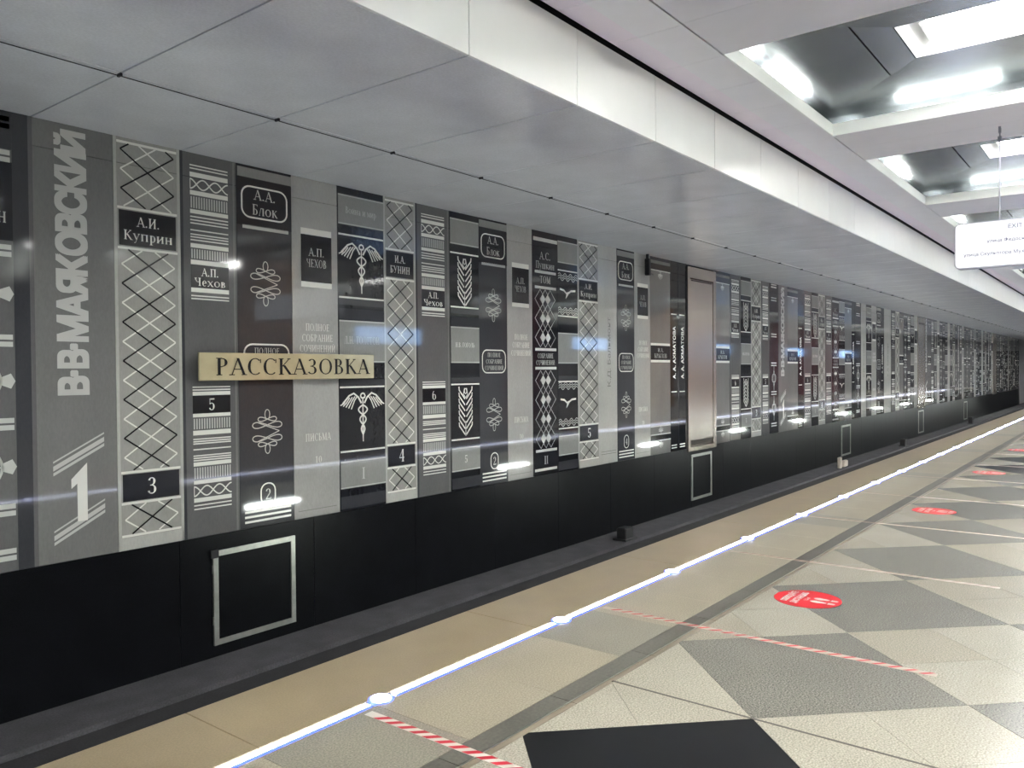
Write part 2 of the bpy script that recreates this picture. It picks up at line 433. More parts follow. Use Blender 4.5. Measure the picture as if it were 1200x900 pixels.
# ------------------------------------------------------------------ serif lettering
T, TN = .15, .055
def Ln(x0, y0, x1, y1, wd=T): return ('l', x0, y0, x1, y1, wd)
def Ar(cx, cy, rx, ry, a0, a1, tk=T): return ('a', cx, cy, rx, ry, a0, a1, tk)
def Sf(x, y, hw_=.15): return ('s', x, y, hw_)
def St(x, y0=0.0, y1=1.0): return [Ln(x, y0, x, y1), Sf(x, y0 + .02), Sf(x, y1 - .02)]
G = {
    'А': (.86, [Ln(.1, 0, .43, 1, TN), Ln(.42, 1, .76, 0), Ln(.22, .34, .63, .34, TN), Sf(.1, .02), Sf(.76, .02)]),
    'Б': (.74, St(.2) + [Ln(.2, .97, .62, .97, TN), Ln(.62, .82, .62, 1, TN), Ar(.36, .28, .3, .28, -90, 90), Ln(.2, .555, .36, .555, TN), Ln(.2, .02, .36, .02, TN)]),
    'В': (.74, St(.2) + [Ar(.34, .765, .24, .235, -90, 90), Ar(.36, .27, .3, .27, -90, 90), Ln(.2, .98, .36, .98, TN), Ln(.2, .535, .36, .535, TN), Ln(.2, .02, .36, .02, TN)]),
    'Г': (.66, St(.2) + [Ln(.2, .97, .6, .97, TN), Ln(.6, .82, .6, 1, TN)]),
    'Д': (.86, [Ln(.18, .04, .36, 1, TN), Ln(.66, .04, .66, 1), Ln(.3, .97, .76, .97, TN), Ln(.04, .04, .84, .04, TN), Ln(.06, -.16, .06, .05, TN), Ln(.82, -.16, .82, .05, TN)]),
    'Е': (.7, St(.2) + [Ln(.2, .97, .6, .97, TN), Ln(.2, .52, .5, .52, TN), Ln(.2, .03, .62, .03, TN), Ln(.6, .84, .6, 1, TN), Ln(.62, 0, .62, .17, TN), Ln(.5, .44, .5, .6, TN)]),
    'З': (.68, [Ar(.3, .755, .25, .235, -90, 150), Ar(.3, .27, .3, .26, -150, 90), Ln(.2, .525, .32, .525, TN)]),
    'И': (.92, St(.2) + St(.72) + [Ln(.2, .1, .72, .9, .09)]),
    'Й': (.92, St(.2) + St(.72) + [Ln(.2, .1, .72, .9, .09), Ar(.46, 1.2, .13, .1, 180, 360, .06)]),
    'К': (.84, St(.2) + [Ln(.24, .48, .66, .97, TN), Ln(.36, .58, .74, 0), Sf(.76, .02, .12), Sf(.66, .98, .1)]),
    'Л': (.86, [Ln(.12, .02, .34, 1, TN), Ln(.3, .98, .76, .98, TN), Ln(.66, 0, .66, 1), Sf(.66, .02), Sf(.12, .02, .1)]),
    'М': (1.04, [Ln(.16, 0, .16, 1, TN), Ln(.16, 1, .5, .06), Ln(.5, .06, .86, 1, TN), Ln(.86, 0, .86, 1), Sf(.16, .02), Sf(.86, .02), Sf(.12, .98, .1), Sf(.9, .98, .1)]),
    'Н': (.92, St(.2) + St(.72) + [Ln(.2, .5, .72, .5, TN)]),
    'О': (.94, [Ar(.47, .5, .42, .51, 0, 360)]),
    'П': (.92, St(.2) + St(.72) + [Ln(.2, .97, .72, .97, TN)]),
    'Р': (.72, St(.2) + [Ar(.35, .74, .28, .25, -90, 90), Ln(.2, .97, .36, .97, TN), Ln(.2, .49, .36, .49, TN)]),
    'С': (.84, [Ar(.47, .5, .41, .51, 48, 312), Ln(.76, .72, .76, .95, TN)]),
    'Т': (.8, [Ln(.4, 0, .4, 1), Sf(.4, .02), Ln(.06, .97, .74, .97, TN), Ln(.07, .8, .07, .99, TN), Ln(.73, .8, .73, .99, TN)]),
    'У': (.84, [Ln(.14, 1, .46, .34), Ln(.72, 1, .34, .05, TN), Ar(.26, .08, .1, .08, 180, 340, .08), Sf(.14, .98), Sf(.72, .98, .1)]),
    'Ч': (.86, St(.66) + [Ln(.18, .98, .18, .72), Sf(.18, .98), Ar(.42, .72, .24, .26, 180, 300, .13), Ln(.5, .47, .66, .52, TN)]),
    'Х': (.88, [Ln(.16, 1, .74, 0), Ln(.72, 1, .14, 0, TN), Sf(.16, .98), Sf(.74, .02), Sf(.72, .98, .1), Sf(.14, .02, .1)]),
    'Ь': (.74, St(.2) + [Ar(.36, .28, .3, .28, -90, 90), Ln(.2, .555, .36, .555, TN), Ln(.2, .02, .36, .02, TN)]),
    'Ы': (1.0, St(.2) + St(.86) + [Ar(.34, .28, .27, .28, -90, 90), Ln(.2, .555, .34, .555, TN), Ln(.2, .02, .34, .02, TN)]),
    'Ш': (1.2, St(.2) + St(.6) + St(1.0) + [Ln(.2, .03, 1.0, .03, TN)]),
    'I': (.4, St(.2)),
    'р': (.66, [Ln(.2, -.3, .2, .7), Sf(.2, -.29), Sf(.16, .68, .08), Ar(.36, .34, .26, .35, -120, 120)]),
    'у': (.68, [Ln(.12, .7, .36, .1), Ln(.58, .7, .26, -.2, TN), Ar(.2, -.2, .09, .08, 180, 350, .08), Sf(.12, .69, .11), Sf(.58, .69, .09)]),
    'е': (.62, [Ar(.32, .35, .26, .36, 0, 310), Ln(.1, .38, .56, .38, TN)]),
    'а': (.64, [Ar(.28, .2, .2, .21, 0, 360, .1), Ar(.28, .48, .2, .22, 0, 150, .12), Ln(.5, .04, .5, .5), Sf(.54, .02, .08)]),
    '.': (.3, [('d', .14, .075, .085)]), '·': (.3, [('d', .14, .5, .085)]), ',': (.3, [Ln(.16, .1, .1, -.14, .1)]), ' ': (.4, []),
    '1': (.6, St(.32) + [Ln(.14, .82, .32, .98, TN)]), '0': (.72, [Ar(.36, .5, .29, .51, 0, 360)]),
    '2': (.7, [Ar(.34, .73, .25, .26, -30, 170), Ln(.54, .62, .12, .05, .09), Ln(.1, .05, .62, .05, .11), Ln(.62, 0, .62, .18, TN)]),
    '3': (.68, [Ar(.32, .755, .24, .235, -90, 160), Ar(.32, .27, .28, .27, -160, 90), Ln(.22, .525, .34, .525, TN)]),
    '4': (.74, [Ln(.5, 0, .5, 1), Sf(.5, .02), Ln(.06, .32, .68, .32, .07), Ln(.06, .33, .48, .98, TN)]),
    '5': (.7, [Ln(.16, .94, .6, .94, .12), Ln(.17, .5, .17, .98, TN), Ar(.33, .31, .28, .31, -155, 130)]),
    '6': (.72, [Ar(.36, .31, .28, .31, 0, 360), Ar(.42, .5, .34, .5, 110, 200, .12)]),
}
for lo, up in zip('инпклмховтьшйы', 'ИНПКЛМХОВТЬШЙЫ'):
    adv, st = G[up]
    def sc(s, k=.7):
        if s[0] == 'l': return ('l', s[1] * .86, s[2] * k, s[3] * .86, s[4] * k, s[5])
        if s[0] == 'a': return ('a', s[1] * .86, s[2] * k, s[3] * .86, s[4] * k, s[5], s[6], s[7])
        return ('s', s[1] * .86, s[2] * k, s[3] * .8)
    G[lo] = (adv * .86, [sc(s) for s in st])

def bar(x0, y0, x1, y1, wd):
    dx, dy = x1 - x0, y1 - y0; L = math.hypot(dx, dy) or 1
    if abs(dx) > abs(dy) * 3 or abs(dx) < 1e-6:
        nx, ny = -dy / L * wd / 2, dx / L * wd / 2
    else: nx, ny = wd / 2 * (L / abs(dy)) * .9, 0.0       # slanted strokes keep level ends
    return [(x0 - nx, y0 - ny), (x1 - nx, y1 - ny), (x1 + nx, y1 + ny), (x0 + nx, y0 + ny)]

def glyph_polys(ch):
    out = []
    adv, st = G.get(ch, G[' '])
    for s in st:
        if s[0] == 'l': out.append(bar(*s[1:]))
        elif s[0] == 's': x, y, h = s[1:]; out.append([(x - h, y - .025), (x + h, y - .025), (x + h, y + .025), (x - h, y + .025)])
        elif s[0] == 'd': x, y, r = s[1:]; out.append([(x + r * math.cos(t * math.pi / 4), y + r * math.sin(t * math.pi / 4)) for t in range(8)])
        else:
            cx, cy, rx, ry, a0, a1, tk = s[1:]; n = max(5, int(abs(a1 - a0) / 18)); pr = None
            for i in range(n + 1):
                a = math.radians(a0 + (a1 - a0) * i / n); c_, s_ = math.cos(a), math.sin(a)
                wd = TN + (tk - TN) * abs(c_) ** 1.3
                p = ((cx + rx * c_, cy + ry * s_), (cx + (rx - wd) * c_, cy + (ry - max(TN, wd * .5)) * s_))
                if pr: out.append([pr[0], p[0], p[1], pr[1]])
                pr = p
    return adv, out

def text_polys(s, h, cx, cz, track=.04, width=None, bold=0.0):
    x = 0; ps = []
    for ch in s:
        adv, pl = glyph_polys(ch)
        ps += [[(px + x, py) for px, py in p] for p in pl]; x += adv + track
    x -= track; k = h; kx = h if width is None else width / x
    return [[(cx + (px - x / 2) * kx, cz + (py - .5) * k) for px, py in p] for p in ps]

def font_polys(s, h, bold=0.0):
    """polygons of the built-in sans font, normalised to width W and cap height h -> (tris, width)"""
    cu = bpy.data.curves.new('t', 'FONT'); cu.body = s; cu.resolution_u = 3
    o = bpy.data.objects.new('t', cu); C.objects.link(o)
    bpy.context.view_layer.update()
    me = o.evaluated_get(bpy.context.evaluated_depsgraph_get()).to_mesh()
    pts = [tuple(v.co[:2]) for v in me.vertices]; ps = [[pts[i] for i in p.vertices] for p in me.polygons]
    bpy.data.objects.remove(o); bpy.data.curves.remove(cu)
    if not ps: return [], 0
    x0 = min(p[0] for p in pts); x1 = max(p[0] for p in pts)
    off = [(0, 0)] if not bold else [(bold * a, bold * b) for a in (-1, 0, 1) for b in (-1, 0, 1)]
    return [[((x - x0 + dx) * h / .72, (y + dy) * h / .72) for x, y in p] for dx, dy in off for p in ps], (x1 - x0) * h / .72

# ------------------------------------------------------------------ book-spine panels
class Spine:
    """flat print on one spine: u runs 0..w along the panel, z is the real height"""
    def __init__(s, wd): s.w = wd; s.b = {}
    def poly(s, pts, m, part, lay):
        vs, fs = s.b.setdefault((part, m), ([], []))
        n = len(vs); y = -.0012 * lay
        vs += [(u, y, z) for u, z in pts]; fs.append(tuple(range(n, n + len(pts))))
    def rect(s, u0, u1, z0, z1, m, part='colour_band', lay=1):
        s.poly([(u0 * s.w, z0), (u1 * s.w, z0), (u1 * s.w, z1), (u0 * s.w, z1)], m, part, lay)
    def line(s, z, th=.014, m='pr_white', u0=.06, u1=.94, part='ornament', lay=2): s.rect(u0, u1, z - th / 2, z + th / 2, m, part, lay)
    def rib(s, pts, wd, m='pr_white', part='ornament', lay=3, closed=False):
        n = len(pts); L = []
        for i in range(n):
            a = pts[(i - 1) % n] if (i or closed) else pts[i]; b = pts[(i + 1) % n] if (i < n - 1 or closed) else pts[i]
            dx, dz = b[0] - a[0], b[1] - a[1]; q = math.hypot(dx, dz) or 1
            L.append(((pts[i][0] - dz / q * wd / 2, pts[i][1] + dx / q * wd / 2), (pts[i][0] + dz / q * wd / 2, pts[i][1] - dx / q * wd / 2)))
        for i in range(n if closed else n - 1):
            j = (i + 1) % n; s.poly([L[i][0], L[j][0], L[j][1], L[i][1]], m, part, lay)
    def text(s, t, cu, z, h, m='pr_silver', width=None, lay=4):
        for p in text_polys(t, h, cu * s.w, z, width=width): s.poly(p, m, 'lettering', lay)
    def rframe(s, u0, u1, z0, z1, r, wd, m='pr_white'):
        a, b = u0 * s.w, u1 * s.w; pts = []
        for cx, cz, st in ((b - r, z1 - r, 90), (b - r, z0 + r, 0), (a + r, z0 + r, -90), (a + r, z1 - r, -180)):
            for i in range(6):
                t = math.radians(st - 18 * i); pts.append((cx + r * math.cos(t), cz + r * math.sin(t)))
        s.rib(pts, wd, m, closed=True)
    def zig(s, u0, u1, z0, z1, zs, per, wd, m, lay=3):
        """diamond chain: crossing zigzags clipped to z0..z1; zs = height of a left/right vertex"""
        a, b = u0 * s.w, u1 * s.w
        k0 = int((z0 - zs) / per) - 2; k1 = int((z1 - zs) / per) + 2
        for k in range(k0, k1 + 1):
            za, zb = zs + k * per, zs + (k + 1) * per
            for p, q in (((a, za), (b, zb)), ((b, za), (a, zb))):
                t0, t1 = 0.0, 1.0
                if za < z0: t0 = (z0 - za) / per
                if zb > z1: t1 = (z1 - za) / per
                if t1 - t0 < .06: continue
                f = lambda t: (p[0] + (q[0] - p[0]) * t, p[1] + (q[1] - p[1]) * t)
                s.rib([f(t0), f(t1)], wd, m, lay=lay)

def sp_diamond(s, name, num):
    s.rect(0, 1, .04, 3.68, 'en_warm', lay=1)
    s.rect(.0, .045, .04, 3.68, 'en_light', lay=2); s.rect(.955, 1, .04, 3.68, 'en_light', lay=2)
    s.rect(.07, .93, .47, .71, 'pr_black', 'title_label'); s.rect(.07, .93, 2.735, 3.045, 'pr_black', 'title_label')
    for z in (3.64, 3.065, 2.712, .728, .452, .165): s.line(z, .022, u0=.05, u1=.95)
    s.rect(0, 1, .04, .15, 'en_light', lay=2)
    for z0, z1, zs in ((.745, 2.70, 1.716), (3.08, 3.63, 3.235), (.18, .44, .48)):
        s.zig(.10, .90, z0, z1, zs + .17, .342, .013, 'pr_white', 3)
        s.zig(.10, .90, z0, z1, zs, .342, .013, 'pr_black', 4)
    a, b = name.split()
    s.text(a, .5, 2.955, .085, 'pr_white'); s.text(b, .5, 2.83, .085, 'pr_white', width=min(.74, .125 * len(b)) * s.w)
    s.text(num, .5, .59, .15, 'pr_white')

def sp_bands(s, name, num, black=False):
    s.rect(0, 1, .04, 3.68, 'en_grey', lay=1)
    s.rect(.0, .05, .04, 3.68, 'en_dark', lay=2); s.rect(.93, .965, .04, 3.68, 'en_mid', lay=2)
    u0, u1 = .17, .84
    for z in (3.565, 3.535, 3.081, 3.05, 3.02, 2.955, 2.915, 2.89, 2.862, 2.336, 2.308, 1.47, 1.443, .975, .953, .932, .877, .817, .795, .773, .345, .31):
        s.line(z, .012, u0=u0, u1=u1)
    for a, b in ((3.455, 3.50), (3.286, 3.328), (3.112, 3.15), (2.79, 2.83), (2.632, 2.675), (2.371, 2.412), (1.391, 1.426), (1.184, 1.217), (1.013, 1.057), (.718, .756), (.547, .584), (.375, .415)):
        s.rect(u0, u1, a, b, 'pr_white', 'ornament', 2)
    for a, b in ((3.155, 3.28), (2.68, 2.785), (1.062, 1.178), (.59, .712)):
        n = 15
        for i in range(n):
            u = u0 + (u1 - u0) * (i + .25) / n; s.rect(u, u + (u1 - u0) * .5 / n, a + .008, b - .008, 'pr_silver', 'ornament', 2)
    for zc in (3.39, .48):
        for ph in (0, math.pi):
            s.rib([((u0 + (u1 - u0) * i / 36) * s.w, zc + .046 * math.cos(i / 36 * 2 * math.pi * 1.5 + ph)) for i in range(37)], .013)
        s.rect(u0, u0 + .012, zc - .04, zc + .04, 'pr_white', 'ornament', 2)
    s.rect(u0, u1, 2.415, 2.63, 'pr_black', 'title_label'); s.rect(u0, u1, 1.22, 1.388, 'pr_black', 'title_label')
    a, b = name.split(); s.text(a, .5, 2.565, .075, 'pr_white'); s.text(b, .5, 2.47, .075, 'pr_white', width=.56 * s.w)
    s.text(num, .5, 1.303, .115, 'pr_white')

def sp_flourish(s, zc, h, m='pr_silver'):
    """looped pen flourish, mirrored about its middle"""
    w_ = .17 * s.w / .62 * 1.0
    for sg in (1, -1):
        for kw, kz, kh in ((.62, .32, .055), (.98, .17, .075)):
            s.rib([(s.w * .5 + w_ * kw * math.sin(i / 40 * 2 * math.pi), zc + sg * h * kz + h * kh * math.sin(i / 20 * 2 * math.pi)) for i in range(41)], .010, m)
        s.rib([(s.w * .5 + .028 * math.cos(t / 12 * 2 * math.pi), zc + sg * (h * .44 + .05 * math.sin(t / 12 * 2 * math.pi))) for t in range(12)], .009, m, closed=True)
        s.rib([(s.w * .5 - w_ * .7, zc + sg * h * .25), (s.w * .5 + w_ * .8, zc)], .009, m)

def sp_blok(s, name, num):
    s.rect(0, 1, .04, 3.68, 'en_dark', lay=1)
    s.rect(0, 1, 3.66, 3.68, 'en_black', lay=2); s.rect(.02, 1, 3.56, 3.655, 'en_band', lay=2)
    s.rect(0, 1, 3.08, 3.555, 'en_black', lay=2)
    s.rframe(.09, .91, 3.165, 3.475, .09, .017); s.line(3.068, .038, 'pr_silver', .1, .94)
    a, b = name.split(); s.text(a, .5, 3.40, .10); s.text(b, .5, 3.25, .105, width=.46 * s.w)
    sp_flourish(s, 2.51, .40); sp_flourish(s, 1.0, .40)
    s.rframe(.1, .92, 1.58, 1.89, .09, .017)
    for t, z, wd in (('ПОЛНОЕ', 1.825, .46), ('СОБРАНИЕ', 1.735, .58), ('СОЧИНЕНИЙ', 1.645, .66)): s.text(t, .51, z, .06, width=wd * s.w)
    s.rframe(.37, .63, .25, .47, .075, .014); s.text(num, .5, .36, .11)
    for z in (.2, .15, .1): s.line(z, .022, u0=.08, u1=.93)

def sp_light(s):
    s.rect(0, 1, .04, 3.68, 'en_pale', lay=1)
    s.rect(.19, .86, 2.52, 3.15, 'pr_white', 'title_label', 2); s.rect(.19, .86, 2.578, 3.082, 'pr_black', 'title_label', 3)
    s.text('А.П.', .52, 2.90, .085, 'pr_silver', lay=5); s.text('ЧЕХОВ', .52, 2.78, .085, 'pr_silver', width=.44 * s.w, lay=5)
    for t, z, wd in (('ПОЛНОЕ', 2.09, .52), ('СОБРАНИЕ', 1.975, .68), ('СОЧИНЕНИЙ', 1.86, .78)): s.text(t, .53, z, .075, 'pr_faint', width=wd * s.w)
    s.text('ПИСЬМА', .52, .90, .08, 'pr_faint', width=.56 * s.w); s.text('10', .52, .655, .07, 'pr_faint')
    s.line(.12, .006, 'pr_shade', .08, .92)

def fields(s):
    s.rect(0, 1, .04, 3.68, 'en_black', lay=1)
    for a, b in ((3.26, 3.60), (1.71, 2.19), (.285, .60)):
        s.rect(.02, 1, a, b, 'en_band', lay=2)
        s.line(b - .012, .012, 'pr_silver', .02, 1, lay=3); s.line(a + .012, .012, 'pr_silver', .02, 1, lay=3)
    for a, b in ((2.20, 2.32), (1.45, 1.52), (.06, .2), (2.36, 2.43)): s.rect(.02, 1, a, b, 'en_dark', lay=2)
    for z in (3.15, 2.445, 1.432, .705): s.line(z, .02, 'pr_white', .02, .99)

def sp_caduceus(s, num):
    fields(s)
    s.text('Война и мир', .5, 3.43, .075, 'pr_silver', width=.66 * s.w); s.text('Л.Н. ТОЛСТОЙ', .5, 1.965, .085, 'pr_silver', width=.76 * s.w)
    s.text(num, .5, .44, .13, 'pr_silver')
    for zt, zb in ((3.065, 2.50), (1.365, .805)):
        c = s.w * .5; H_ = zt - zb
        s.rib([(c, zt - .05), (c, zb + .04)], .014)
        s.rib([(c - .001, zb + .12), (c + .001, zb)], .012)
        s.rib([(c + .03 * math.cos(t * .7854), zt - .035 + .03 * math.sin(t * .7854)) for t in range(8)], .018, closed=True)
        for ph in (0, math.pi):
            s.rib([(c + (.068 - .055 * i / 30) * math.sin(i / 30 * 3 * math.pi + ph), zt - .14 - .34 * H_ / .56 * i / 30) for i in range(31)], .017)
        for sg in (-1, 1):
            s.rib([(c + sg * .02, zt - .12), (c + sg * .06, zt - .05), (c + sg * .12, zt - .005), (c + sg * .18, zt - .03), (c + sg * .265, zt - .12)], .02)
            for q in range(5):
                u_ = .07 + .035 * q
                s.rib([(c + sg * u_, zt - .035 - .006 * q), (c + sg * (u_ + .04), zt - .085 - .008 * q), (c + sg * (u_ + .085), zt - .185 + .012 * q)], .014)

def sp_wheat(s, num):
    fields(s)
    s.text('Н.В. ГОГОЛЬ', .5, 1.95, .06, 'pr_faint', width=.66 * s.w); s.text(num, .5, .44, .1, 'pr_faint')
    for zt, zb in ((3.11, 2.455), (1.40, .745)):
        c = s.w * .5; n = 7; st = (zt - zb - .185) / (n - 1)
        s.rib([(c, zb), (c, zb + .2)], .012)
        for sg in (-1, 1):
            for i in range(n):
                z = zb + .02 + st * i
                s.rib([(c + sg * .014, z), (c + sg * .07, z + .055), (c + sg * .135, z + .12), (c + sg * .14, z + .165)], .02)
            s.rib([(c + sg * .02, zt - .02), (c + sg * .045, zt - .1), (c, zt - .15)], .014)
        s.rib([(c + .025 * math.cos(t), zt - .06 + .035 * math.sin(t)) for t in [i * .7854 for i in range(8)]], .012, closed=True)

def sp_pushkin(s):
    s.rect(0, 1, .04, 3.68, 'en_black', lay=1)
    s.rect(.05, 1, 3.53, 3.585, 'pr_silver', 'ornament', 2)
    for z, a in ((3.075, .1), (2.845, .1), (1.92, .1), (1.64, .1), (.405, .1), (.12, .06)): s.line(z, .04, 'pr_silver', a, .94)
    s.text('А.С.', .5, 3.32, .11); s.text('Пушкин', .5, 3.18, .105, width=.74 * s.w); s.text('ТОМ', .5, 2.965, .105, width=.42 * s.w)
    s.text('СОБРАНИЕ', .5, 1.825, .07, width=.62 * s.w); s.text('СОЧИНЕНИЙ', .5, 1.725, .07, width=.74 * s.w); s.text('II', .5, .26, .12)
    for z0, z1, n in ((1.955, 2.815, 3), (.44, 1.605, 4)):
        per = (z1 - z0) / n * 1.0
        for u0, u1 in ((.1, .5), (.3, .7), (.5, .9)):
            for i in range(n):
                za, zm, zb = z0 + per * i, z0 + per * (i + .5), z0 + per * (i + 1)
                c = (u0 + u1) / 2
                s.rib([(c * s.w, za), (u1 * s.w, zm), (c * s.w, zb), (u0 * s.w, zm)], .012, 'pr_silver', closed=True)
        for c in (.4, .6):
            for i in range(n):
                zm = z0 + per * (i + .5)
                s.poly([(c * s.w, zm - per * .25), ((c + .085) * s.w, zm), (c * s.w, zm + per * .25), ((c - .085) * s.w, zm)], 'pr_silver', 'ornament', 4)

def sp_gull(s, num):
    fields(s)
    s.rect(.02, 1, 2.2, 2.42, 'en_dark', lay=2)
    for zc in (3.05, 2.525, 1.365, .795):
        for dz in (-.035, 0, .035):
            s.rib([((.03 + .95 * i / 40) * s.w, zc + dz + .022 * math.sin(i / 40 * 2 * math.pi * 3.5)) for i in range(41)], .012, 'pr_silver')
    for zc in (2.80, 1.10):
        c = s.w * .5
        s.rib([(c - .24, zc + .06), (c - .12, zc + .045), (c - .02, zc - .01), (c + .1, zc + .045), (c + .24, zc + .055)], .03)
        s.poly([(c - .03, zc + .02), (c + .07, zc + .04), (c - .02, zc - .05), (c - .07, zc - .085)], 'pr_white', 'ornament', 4)

def sp_balmont(s):
    s.rect(0, 1, .04, 3.68, 'en_light', lay=1)
    ps, wd = font_polys('К.Д. Бальмонт', .11, 0)
    k = 1.16 / wd if wd else 1
    for p in ps: s.poly([(.62 * s.w - y, 1.33 + x * k) for x, y in p], 'pr_shade', 'lettering', 3)
    s.line(.242, .008, 'pr_shade', .08, .92); s.line(.2, .008, 'pr_shade', .08, .92)

def sp_mayak(s):
    s.rect(0, 1, .04, 3.68, 'en_mid', lay=1)
    s.rect(0, .05, .04, 3.68, 'en_grey', lay=2)
    x_ = 1.43
    ws = []
    for ch in 'В·В·МАЯКОВСКИЙ':
        ps, wd = font_polys(ch, .205, .046)
        ymax = max(q_[1] for p in ps for q_ in p); ky = .222 / ymax if ch == 'Й' else 1
        ws.append((ps, wd + .016 if ch != '·' else .075, ky))
    k = 2.2 / sum(q_[1] for q_ in ws)
    for ps, wd, ky in ws:
        for p in ps: s.poly([(.645 * s.w - y * ky, x_ + (x + .008) * k) for x, y in p], 'pr_silver', 'lettering', 3)
        x_ += wd * k
    q = lambda u, z: (u * s.w, z)
    for d in (0, -.575):
        s.poly([q(.225, .80 + d), q(.835, 1.02 + d), q(.835, 1.06 + d), q(.225, .84 + d)], 'pr_silver', 'ornament', 2)
        s.poly([q(.225, .865 + d), q(.835, 1.085 + d), q(.835, 1.10 + d), q(.225, .88 + d)], 'pr_silver', 'ornament', 2)
        s.poly([q(.225, .76 + d), q(.835, .98 + d), q(.835, 1.005 + d), q(.225, .785 + d)], 'pr_silver', 'ornament', 2)
    s.poly([q(.50, .36), q(.62, .36), q(.62, .85), q(.43, .72), q(.43, .64), q(.50, .68)], 'pr_white', 'ornament', 3)

def sp_star(s, zc, h, up=1):
    c = s.w * .5
    for i in range(-3, 4):
        a = math.radians(i * 24); L = h * (1 - .12 * abs(i))
        s.rib([(c, zc), (c + L * math.sin(a) * 1.2, zc + up * L * math.cos(a))], .014, 'pr_silver')
    s.rib([(c - .02, zc - up * .05), (c, zc), (c + .02, zc - up * .05)], .012, 'pr_silver')

def sp_grey(s):
    s.rect(0, 1, .04, 3.68, 'en_mid', lay=1)
    s.rect(0, 1, 3.45, 3.56, 'en_black', lay=2); s.rect(0, 1, 3.62, 3.68, 'en_dark', lay=2); s.line(3.585, .03, 'pr_shade', 0, 1); s.line(3.44, .02, 'pr_silver', 0, 1)
    sp_star(s, 3.38, .1, -1)
    s.rect(.03, .98, 1.77, 2.07, 'pr_black', 'title_label'); s.line(2.075, .045, 'pr_white', .02, .98); s.line(1.765, .045, 'pr_white', .02, .98)
    s.text('И.А.', .5, 1.97, .07); s.text('КРЫЛОВ', .5, 1.865, .08, width=.62 * s.w)
    s.line(.56, .02, 'pr_silver', 0, 1); sp_star(s, .45, .1, 1); s.line(.405, .02, 'pr_silver', 0, 1); s.rect(0, 1, .3, .39, 'en_black', lay=2); s.line(.29, .015, 'pr_silver', 0, 1); sp_star(s, .25, .1, -1)

def sp_black(s):
    s.rect(0, 1, .04, 3.68, 'en_black', lay=1)
    s.rect(.95, 1, .04, 3.68, 'en_dark', lay=2)
    ps, wd = font_polys('А. А. АХМАТОВА', .10, .03)
    k = 1.0 / wd if wd else 1
    for p in ps: s.poly([(.62 * s.w - y, 1.43 + x * k) for x, y in p], 'pr_white', 'lettering', 3)
    for z in (2.665, 1.18, .155, .105): s.line(z, .02, 'pr_white', .1, .75)

def sp_wheel(s):
    s.rect(0, 1, .04, 3.68, 'en_grey', lay=1); s.rect(.82, 1, .04, 3.68, 'en_dark', lay=3)
    s.rect(0, .82, 3.38, 3.68, 'en_dark', lay=2); s.rect(0, .82, 2.66, 3.28, 'en_black', lay=2)
    for z in (3.59, 3.325, 2.58, 1.87, 1.21, .53, .175):
        s.line(z + .028, .04, 'pr_silver', 0, .8); s.line(z - .028, .04, 'pr_silver', 0, .8)
    s.text('А.С.', .42, 3.05, .11); s.text('Пушкин', .42, 2.86, .12, width=.66 * s.w)
    for zc in (2.24, 1.55, .87):
        c = .4 * s.w
        for r in (.16, .075):
            s.rib([(c + r * math.cos(t * math.pi / 12), zc + r * math.sin(t * math.pi / 12)) for t in range(24)], .02, 'pr_silver', closed=True)
        for i in range(16):
            a = i * math.pi / 8; s.rib([(c + .075 * math.cos(a), zc + .075 * math.sin(a)), (c + .16 * math.cos(a), zc + .16 * math.sin(a))], .012, 'pr_silver')
        for i in range(4):
            a = i * math.pi / 2; d = (math.cos(a), math.sin(a)); n = (-d[1], d[0])
            s.poly([(c + d[0] * .16 + n[0] * .03, zc + d[1] * .16 + n[1] * .03), (c + d[0] * .23 + n[0] * .06, zc + d[1] * .23 + n[1] * .06), (c + d[0] * .26, zc + d[1] * .26), (c + d[0] * .23 - n[0] * .06, zc + d[1] * .23 - n[1] * .06), (c + d[0] * .16 - n[0] * .03, zc + d[1] * .16 - n[1] * .03)], 'pr_silver', 'ornament', 3)

def sp_lozenge(s):
    s.rect(0, 1, .04, 3.68, 'en_dark', lay=1)
    for z in (3.62, 3.30, 2.42, 1.72, 1.02, .25): s.line(z + .03, .03, 'pr_silver', .2, .8); s.line(z - .03, .03, 'pr_silver', .2, .8)
    for zc in (1.38, .65):
        s.zig(.34, .66, zc - .2, zc + .2, zc, .4, .02, 'pr_silver')
        s.rframe(.3, .7, zc - .09, zc + .09, .06, .02, 'pr_silver'); s.rib([(s.w * .5, zc - .3), (s.w * .5, zc + .3)], .02, 'pr_silver')

